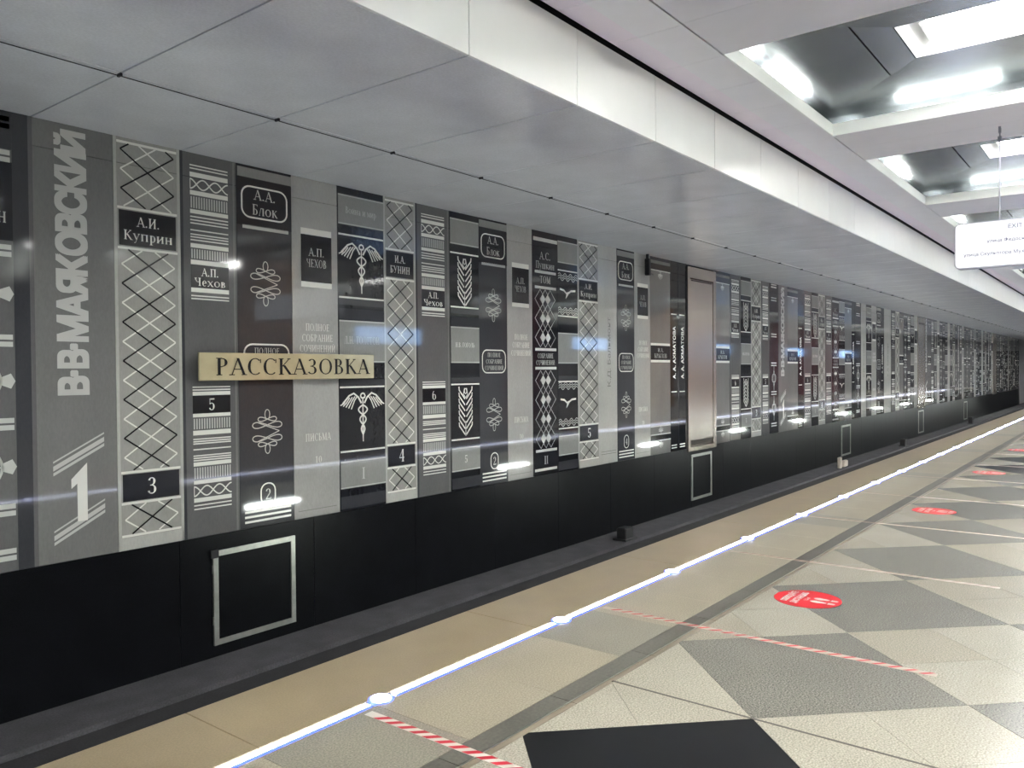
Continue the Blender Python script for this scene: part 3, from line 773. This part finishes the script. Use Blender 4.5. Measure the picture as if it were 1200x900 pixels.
BASE = {'K': 'en_warm', 'C': 'en_grey', 'D': 'en_dark', 'E': 'en_pale', 'T': 'en_black', 'G': 'en_black', 'H': 'en_black', 'I': 'en_black',
        'J': 'en_light', 'M': 'en_mid', 'N': 'en_mid', 'L': 'en_black', 'P': 'en_grey', 'R': 'en_dark'}
FN = {'K': sp_diamond, 'C': sp_bands, 'D': sp_blok, 'E': sp_light, 'T': sp_caduceus, 'G': sp_wheat, 'H': sp_pushkin, 'I': sp_gull,
      'J': sp_balmont, 'M': sp_mayak, 'N': sp_grey, 'L': sp_black, 'P': sp_wheel, 'R': sp_lozenge}
LAB = {'K': 'light grey book-spine panel with black and white diamond lattice', 'C': 'dark grey book-spine panel with white bands and a black title label',
       'D': 'charcoal book-spine panel with rounded title frames and looped flourishes', 'E': 'pale plain book-spine panel with a black title label',
       'T': 'black and grey book-spine panel with winged staff emblems', 'G': 'black and grey book-spine panel with wheat ear emblems',
       'H': 'black book-spine panel with silver lozenge lattice', 'I': 'black and grey book-spine panel with waves and gulls',
       'J': 'pale book-spine panel with faint upright lettering', 'M': 'mid grey book-spine panel with bold upright silver lettering',
       'N': 'plain grey book-spine panel with small star crests', 'L': 'narrow black book-spine panel with upright white lettering',
       'P': 'dark grey book-spine panel with ship wheel emblems and paired bands', 'R': 'charcoal book-spine panel with silver medallions'}
NOM = .62
sp_cache = {}
def spine(kind, x0, x1, *args):
    wd = x1 - x0
    nom = .33 if kind == 'L' else NOM
    key = (kind,) + args
    if key not in sp_cache:
        s = Spine(nom); FN[kind](s, *args)
        parts = []
        for (part, mk), (v, f) in s.b.items():
            if part == 'colour_band' and len(f) == 1 and f[0] == (0, 1, 2, 3) and mk == BASE[kind] and abs(v[2][2] - 3.68) < 1e-6 and abs(v[0][2] - .04) < 1e-6: continue
            parts.append((part, mesh(part, v, f, M[mk])))
        lo = bevel_box_mesh('spine_panel', (.0015, nom - .0015, 0, .028, .04, 3.449), M[BASE[kind]], .001)
        hi = bevel_box_mesh('spine_top_panel', (.0015, nom - .0015, 0, .028, 3.453, 3.68), M[BASE[kind]], .001)
        sp_cache[key] = (lo, hi, parts)
    lo, hi, parts = sp_cache[key]
    p = link('spine_panel', lo, wall, (x0, W, 0)); p.scale.x = wd / nom; p['label'] = LAB[kind]
    q = link('spine_top_panel', hi, wall, (x0, W, 0)); q.scale.x = wd / nom
    for n, me in parts: link(n, me, p)
    return p

KU = ('А.И. Куприн',); 
seq = [(-1.6, 'E'), (-1.0, 'D', 'А.А. Блок', '2'), (-.4, 'J'), (.2, 'K', 'И.А. БУНИН', '4'), (.82, 'T', 'I'), (1.44, 'C', 'А.П. Чехов', '6'),
    (2.05, 'P'), (2.70, 'M'), (3.381, 'K', 'А.И. Куприн', '3'), (3.995, 'C', 'А.П. Чехов', '5'), (4.589, 'D', 'А.А. Блок', '2'), (5.24, 'E'),
    (5.852, 'T', 'I'), (6.545, 'K', 'И.А. БУНИН', '4'), (7.071, 'C', 'А.П. Чехов', '6'), (7.693, 'G', '5'), (8.272, 'D', 'А.А. Блок', '2'),
    (8.884, 'E'), (9.48, 'H'), (10.127, 'I', '1'), (10.684, 'K', 'А.И. Куприн', '5'), (11.322, 'J'), (11.897, 'D', 'А.А. Блок', '4'), (12.497, 'E'),
    (13.076, 'N'), (13.868, 'L'), (14.215, 'L'), (14.559, 'door'), (15.904, 'N'), (16.659, 'C', 'А.П. Чехов', '6'), (17.274, 'G', '5'), (17.871, 'K', 'А.И. Куприн', '3'),
    (18.502, 'C', 'А.П. Чехов', '5'), (19.025, 'R'), (19.631, 'M'), (20.267, 'N'), (21.068, 'L'), (21.5, 'C', 'А.П. Чехов', '6'), (22.168, 'G', '5'),
    (22.753, 'K', 'И.А. БУНИН', '4'), (23.364, 'C', 'А.П. Чехов', '5'), (24.001, 'H'), (24.667, 'I', '1'), (25.275, 'N'), (26.0, 'L'), (26.38, 'R'), (27.056, 'J'),
    (27.662, 'T', 'I'), (28.3, 'E'), (28.943, 'D', 'А.А. Блок', '4'), (29.55, 'L'), (29.95, 'J'), (30.95, 'C', 'А.П. Чехов', '5'), (31.6, 'K', 'И.А. БУНИН', '4'), (32.2, 'N'), (32.85, 'H'),
    (33.45, 'C', 'А.П. Чехов', '6'), (34.05, 'I', '1'), (34.65, 'E'), (35.24, 'door'), (36.59, 'M')]
x = 37.25; cyc = [('N',), ('C', 'А.П. Чехов', '5'), ('G', '5'), ('E',), ('H',), ('D', 'А.А. Блок', '2'), ('I', '1'), ('J',), ('T', 'I'), ('K', 'А.И. Куприн', '3'), ('R',), ('M',), ('C', 'А.П. Чехов', '6'), ('E',), ('N',), ('H',)]
i = 0
while x < 69:
    if abs(x - 55.9) < .32: seq.append((x, 'door')); x += 1.35; continue
    seq.append((x,) + cyc[i % len(cyc)]); x += .62; i += 1
seq.append((69.1, 'end'))

def steel_door(x0, x1, n):
    d = tag(link('door_%d' % n, boxes('door', [(x0, x0 + .10, W - .03, W + .028, -.02, 3.64), (x1 - .13, x1, W - .03, W + .028, -.02, 3.64), (x0 + .1, x1 - .13, W - .03, W + .028, 3.42, 3.64), (x0 + .1, x1 - .13, W - .03, W + .028, -.02, .06)], M['door_steel'])),
            'tall brushed steel service door set between the book spines', kind='structure')
    lf = link('door_leaf', bevel_box_mesh('door_leaf', (x0 + .11, x1 - .145, W - .022, W + .02, .19, 3.405), M['door_steel'], .008), d)
    v = [(x0 + .13, W - .022, .19), (x1 - .165, W - .022, .19), (x1 - .165, W + .0, .075), (x0 + .13, W + .0, .075), (x0 + .13, W + .02, .19), (x1 - .165, W + .02, .19), (x1 - .165, W + .02, .075), (x0 + .13, W + .02, .075)]
    link('kick_plate', mesh('kick_plate', v, [(0, 3, 2, 1), (4, 5, 6, 7), (0, 1, 5, 4), (3, 7, 6, 2), (0, 4, 7, 3), (1, 2, 6, 5)], M['door_steel']), d)
    box('top_slot', (x0 + .16, x1 - .2, W - .0245, W - .021, 3.365, 3.385), M['dark'], d)
    box('keyhole', (x1 - .20, x1 - .185, W - .0245, W - .021, 1.02, 1.07), M['dark'], d)
dn = 0
for a, b in zip(seq, seq[1:]):
    if a[1] == 'door': dn += 1; steel_door(a[0] + .01, b[0] - .01, dn)
    else: spine(a[1], a[0], b[0], *a[2:])

# ------------------------------------------------------------------ hatches in the granite skirting
def hatch(x0, z0, label):
    x1, z1 = x0 + .95, z0 + .915; t = .052
    h = empty('access_hatch', (x0, W, z0)); tag(h, label, 'hatch', 'steel framed hatches in the black skirting')
    def mit(name, q):
        v = [(u - x0, y - W, z - z0) for y in (W - .018, W + .01) for u, z in q]
        link(name, mesh(name, v, [(0, 1, 2, 3), (7, 6, 5, 4), (0, 4, 5, 1), (1, 5, 6, 2), (2, 6, 7, 3), (3, 7, 4, 0)], M['frame_steel']), h)
    mit('frame_bar', [(x0, z1), (x0 + t, z1 - t), (x1 - t, z1 - t), (x1, z1)]); mit('frame_bar', [(x0, z0), (x1, z0), (x1 - t, z0 + t), (x0 + t, z0 + t)])
    mit('frame_bar', [(x0, z0), (x0 + t, z0 + t), (x0 + t, z1 - t), (x0, z1)]); mit('frame_bar', [(x1, z0), (x1, z1), (x1 - t, z1 - t), (x1 - t, z0 + t)])
    link('hatch_panel', boxes('hatch_panel', [(t, .95 - t, -.004, .01, t, .915 - t)], M['granite_black']), h)
    for q in (0, 1): link('hinge', mesh('hinge', *cyl_vf((.0, -.012, .2 + .5 * q), (.0, -.012, .28 + .5 * q), .012, 8), M['frame_steel']), h)
    return h
h1 = hatch(4.28, -1.035, 'large square steel-framed black hatch below the station name plate')
link('corner_clip', boxes('corner_clip', [(-.03, .05, -.03, -.017, .85, .93)], M['cable']), h1)
hatch(14.74, -1.01, 'narrow-looking steel-framed black hatch under the steel service door')
hatch(24.9, -1.02, 'steel-framed black hatch between the service door hatches further down the wall')
hatch(35.42, -1.03, 'small distant steel-framed black hatch under the second steel door')
hatch(45.9, -1.03, 'farthest steel-framed black hatch of the black skirting')

# ------------------------------------------------------------------ station name plate
sg = empty('station_sign', (4.09, 6.93, 1.53))
tag(sg, 'polished metal station name plate with black letters РАССКАЗОВКА', 'sign')
plate = link('plate', bevel_box_mesh('plate', (0, 2.17, -.012, .012, 0, .267), M['sign'], .004), sg)
vs, fs = [], []
for p in text_polys('РАССКАЗОВКА', .165, 2.17 * .52, .134, track=.035, width=1.93):
    n = len(vs); vs += [(u, -.0165, z) for u, z in p]; fs.append(tuple(range(n, n + len(p))))
link('lettering', mesh('lettering', vs, fs, M['sign_ink']), plate)
for u in (.25, 1.9):
    link('standoff', mesh('standoff', *cyl_vf((u, .012, .134), (u, .12, .134), .02, 12), M['steel']), sg)

# ------------------------------------------------------------------ LED line along the platform edge
S = 1.548; D0 = 2.665
lm = boxes('diffuser', [(.085, S - .085, -.018, .018, -.01, .004)], M['led'])
lb = boxes('blue_halo', [(.085, S - .085, -.031, -.019, -.01, .003)], M['led_glow'])  # slim glowing edge stands in for the halo beside the strip
v1, f1 = cyl_vf((0, 0, -.01), (0, 0, .008), .05, 20); v2, f2 = cyl_vf((0, 0, -.01), (0, 0, .004), .068, 20, .062)
dm = mesh('lens', v1, f1, M['led']); db = mesh('rim', v2, f2, M['led_glow'])
hs_ = boxes('housing', [(.07, S - .07, -.034, .034, -.019, -.004)], M['strip'])
k = -3
while D0 + k * S < 66:
    xx = D0 + k * S
    t = empty('light_strip', (xx, 2.92, 0)); tag(t, 'glowing white light strip set in the floor along the platform edge', 'light strip', 'edge light strips')
    link('diffuser', lm, t); link('blue_halo', lb, t); link('housing', hs_, t)
    d = empty('floor_light', (xx, 2.92, 0)); tag(d, 'round white floor light with blue rim between edge light strips', 'floor light', 'round edge lights')
    link('lens', dm, d); link('rim', db, d)
    k += 1
box('light_channel', (X0, X1, 2.884, 2.956, -.02, -.011), M['groove'], plat)

# ------------------------------------------------------------------ floor tapes and stickers
def tape(xc, y0, y1, worn, label):
    t = tag(link('floor_tape', boxes('floor_tape', [(xc - .025, xc + .025, y0, y1, .0002, .0014)], M['worn_tape'] if worn else M['white_tape'])), label, 'tape', 'distancing tapes across the platform')
    p = .078; y = y0 + .06; V, Fc = [], []
    while y < y1 - .05:
        L = .038 if worn == 0 else .026 if worn < 1 else .034
        n = len(V); V += [(xc - .0248, y, .0019), (xc + .0248, y - .05, .0019), (xc + .0248, y - .05 + L, .0019), (xc - .0248, y + L, .0019)]
        Fc.append((n, n + 1, n + 2, n + 3)); y += p
    link('red_stripes', mesh('red_stripes', V, Fc, M['worn_red' if worn == 1 else 'red_tape']), t)
tape(2.52, .9, 2.85, 0, 'bright red and white striped floor tape beside the black floor tile')
tape(4.62, .83, 2.85, .5, 'red and white floor tape crossing the grey diamond beside the large red sticker')
tape(6.73, .80, 2.84, 1, 'worn pale floor tape just past the large red sticker')
for i in range(1, 12):
    lab = ['faded floor tape just before the second red sticker', 'faded floor tape just past the second red sticker', 'faint floor tape midway between second and third red stickers'][i - 1] if i < 4 else 'faint distant floor tape crossing the platform floor'
    tape(6.73 + 2.1 * i, .82, 2.84, 1, lab)

def sticker(xc, yc, label):
    r = .222
    v, f = cyl_vf((0, 0, .0002), (0, 0, .0014), r, 40)
    o = tag(link('floor_sticker', mesh('floor_sticker', v, f, M['red']), None, (xc, yc, 0)), label, 'sticker', 'red round distancing stickers')
    V, Fc = [], []
    for s, z, wd, hh in (('СОБЛЮДАЙТЕ', .125, .27, .042), ('ДИСТАНЦИЮ', .055, .3, .042)):
        ps, w0 = font_polys(s, hh, .03)
        V, Fc = [], []
        for p in ps:
            n = len(V); V += [(x_ * wd / w0 - wd / 2, y_ + z - hh / 2, .0030 + n * 2e-8) for x_, y_ in p]; Fc.append(tuple(range(n, n + len(p))))
        link('lettering', mesh('lettering', V, Fc, M['sticker_white']), o)
    V, Fc = [], []
    ps, w0 = font_polys('1,5 м', .026, .01)
    for p in ps:
        n = len(V); V += [(x_ - w0 / 2 - .01, y_ - .012, .0030 + n * 2e-7) for x_, y_ in p]; Fc.append(tuple(range(n, n + len(p))))
    link('lettering', mesh('lettering', V, Fc, M['sticker_white']), o)
    for s in (-1, 1):
        c = s * .04
        fp = [(c + .028 * math.cos(t) * (1.0 if math.sin(t) > 0 else .8), -.085 + .055 * math.sin(t)) for t in [i * math.pi / 8 for i in range(16)]]
        hl = [(c + .02, -.148), (c - .02, -.148), (c - .018, -.19), (c, -.197), (c + .018, -.19)]
        V2 = [(a, b, .0030) for a, b in fp] + [(a, b, .0030) for a, b in hl]
        link('footprint', mesh('footprint', V2, [tuple(range(16)), tuple(range(16, 21))], M['sticker_white']), o)
sticker(5.63, 1.82, 'large red round floor sticker with white footprints on the grey diamond')
sticker(9.95, 1.82, 'second red round floor sticker, further along between faded tapes')
sticker(14.05, 1.82, 'third red round floor sticker, small and far along the platform')
sticker(18.2, 1.82, 'farthest tiny red round floor sticker')

# ------------------------------------------------------------------ hanging lightbox sign
hx = 10.5
hb = empty('hanging_sign', (hx, 1.7, 2.73)); tag(hb, 'white glowing lightbox sign hanging from the ceiling beam on a thin rod', 'sign')
def rrect(y0, y1, z0, z1, r):
    P = []
    for cy, cz, st in ((y1 - r, z1 - r, 0), (y0 + r, z1 - r, 90), (y0 + r, z0 + r, 180), (y1 - r, z0 + r, 270)):
        for i in range(7): a = math.radians(st + 15 * i); P.append((cy + r * math.cos(a), cz + r * math.sin(a)))
    return P
def slabx(poly, xa, xb):
    n = len(poly); v = [(xa, a, b) for a, b in poly] + [(xb, a, b) for a, b in poly]
    return v, [tuple(range(n)), tuple(range(2 * n - 1, n - 1, -1))] + [(i, n + i, n + (i + 1) % n, (i + 1) % n) for i in range(n)]
HWD, HH = 3.0, .52
link('case', mesh('case', *slabx(rrect(-HWD, 0, 0, HH, .055), -.06, .06), M['box_frame']), hb)
for s in (1, -1): face = link('face', mesh('face', *slabx(rrect(-HWD + .012, -.012, .012, HH - .012, .047), s * .061, s * .064), M['lightbox']), hb)
for s, yl, zz, hh in (('EXIT TO CITY', .53, .44, .05), ('улица Федосьино', .325, .295, .038), ('улица Скульптора Мухиной', .095, .155, .038)):
    V, Fc = [], []
    ps, w0 = font_polys(s, hh, .012)
    for p in ps:
        n = len(V); V += [(-.067, -yl - x_, zz + y_ - hh / 2) for x_, y_ in p]; Fc.append(tuple(range(n, n + len(p))))
    link('lettering', mesh('lettering', V, Fc, M['box_text']), face)
for yy in (-.44, -HWD + .44):
    link('rod', mesh('rod', *cyl_vf((0, yy, HH), (0, yy, 4.31 - 2.73), .008, 8), M['box_frame']), hb)
    parts = [cyl_vf((0, yy, 1.40), (0, yy, 1.46), .022, 10), cyl_vf((0, yy, 1.50), (0, yy, 1.55), .016, 10), cyl_vf((0, yy - .012, 1.56), (0, yy + .012, 1.56), .02, 10)]
    link('hanger_bolt', mesh('hanger_bolt', *join_vf(parts), M['box_frame']), hb)

# ------------------------------------------------------------------ cable along the soffit, track-side bits
cb = tag(link('cable', mesh('cable', *cyl_vf((X0 + .1, 5.585, 3.668), (69, 5.585, 3.668), .004, 8), M['cable'])), 'thin black cable clipped under the track soffit', 'cable')
cm = boxes('clip', [(-.008, .008, 5.55, 5.6, 3.660, 3.68)], M['cable'])
k = 0
while PX0 + k * PX < 60: link('clip', cm, cb, (PX0 + k * PX, 0, 0)); k += 1
sp_ = empty('wall_speaker', (12.86, 6.98, 3.2)); tag(sp_, 'small black box hanging under the soffit in front of a pale spine', 'speaker')
link('housing', bevel_box_mesh('housing', (-.04, .04, -.05, .04, .1, .40), M['cable'], .01), sp_)
link('bracket', boxes('bracket', [(-.02, .02, -.02, .02, .40, .48)], M['cable']), sp_)
link('cable_tail', mesh('cable_tail', *join_vf([cyl_vf((.04, 0, .13), (.22, .03, .15), .01, 6), cyl_vf((.22, .03, .15), (.3, .05, .14), .01, 6)]), M['cable']), sp_)

def track_box(x_, y_, z_, col, label, s=1.0):
    t = empty('track_box', (x_, y_, z_)); tag(t, label, 'box')
    link('body', bevel_box_mesh('body', (-.13 * s, .13 * s, -.09, .09, .0, .20 * s), col, .02), t)
    link('foot', boxes('foot', [(-.18 * s, .18 * s, -.12, .12, 0, .03)], col), t)
track_box(11.36, 6.6, -1.15, M['cable'], 'small black equipment box on the track ledge near the platform hatch')
track_box(30.8, 6.6, -1.15, M['cable'], 'dark equipment box far along the track ledge', 1.3)
track_box(45.0, 6.6, -1.15, M['cable'], 'farthest dark equipment box on the track ledge', 1.6)
pst = empty('track_marker', (23.0, 6.55, -1.15)); tag(pst, 'pale upright marker post standing on the track ledge', 'marker')
link('post', bevel_box_mesh('post', (-.09, .09, -.04, .04, 0, .30), M['worn_tape'], .01), pst)
link('post', bevel_box_mesh('post', (.3, .62, -.05, .05, 0, .18), M['worn_tape'], .02), pst)

# lamps under the platform edge (seen mirrored in the glossy spines)
k = -1
lamp_b = boxes('housing', [(-.5, .5, -.04, .03, -.05, .05)], M['reflector']); lamp_t = mesh('tube', *cyl_vf((-.47, .055, 0), (.47, .055, 0), .024, 10), M['tube_low'])
while 7.52 + 6.08 * k < 60:
    t = empty('track_lamp', (7.52 + 6.08 * k, 3.40, -.44)); tag(t, 'short tube lamp fixed under the platform edge facing the track wall', 'lamp', 'lamps under the platform edge')
    link('housing', lamp_b, t); link('tube', lamp_t, t); k += 1

# ------------------------------------------------------------------ central columns and info screens (mirrored in the wall)
RED = {4, 5, 8, 10, 11, 12}; WOOD = {3, 7}
k = 0
for a, b in beams:
    xc = (a + b) / 2 + 1.3  # shifted off the cross beams to block a far light's reflection in the spines
    c = empty('station_column', (xc, -2.5, 0)); m = M['col_red' if k in RED else 'col_wood' if k in WOOD else 'col_dark']; k += 1
    tag(c, 'rectangular column clad like a card catalogue under the ceiling beam', 'column', 'columns along the middle of the platform')
    link('shaft', boxes('shaft', [(-.55, .55, -.42, .42, 0, 4.29)], m), c)
    dr = boxes('drawer_front', [(-.25, .25, .421, .445, 0, .30)], m)
    for r_ in range(10):
        for s in (-1, 1): link('drawer_front', dr, c, (s * .265, 0, .2 + r_ * .34))
for xs in (14.6, 24.4, 35.5, 46.0, 56.0):
    s = empty('info_screen', (xs, -1.5, 2.3)); tag(s, 'long blue information screen hanging beside the columns', 'screen', 'hanging blue information screens')
    link('case', boxes('case', [(-1.2, 1.2, -.06, .06, 0, .5)], M['box_frame']), s)
    link('display', boxes('display', [(-1.16, 1.16, .061, .066, .04, .46)], M['screen']), s)
    for u in (-1, 1): link('rod', mesh('rod', *cyl_vf((u, 0, .5), (u, 0, 1.99), .01, 8), M['box_frame']), s)
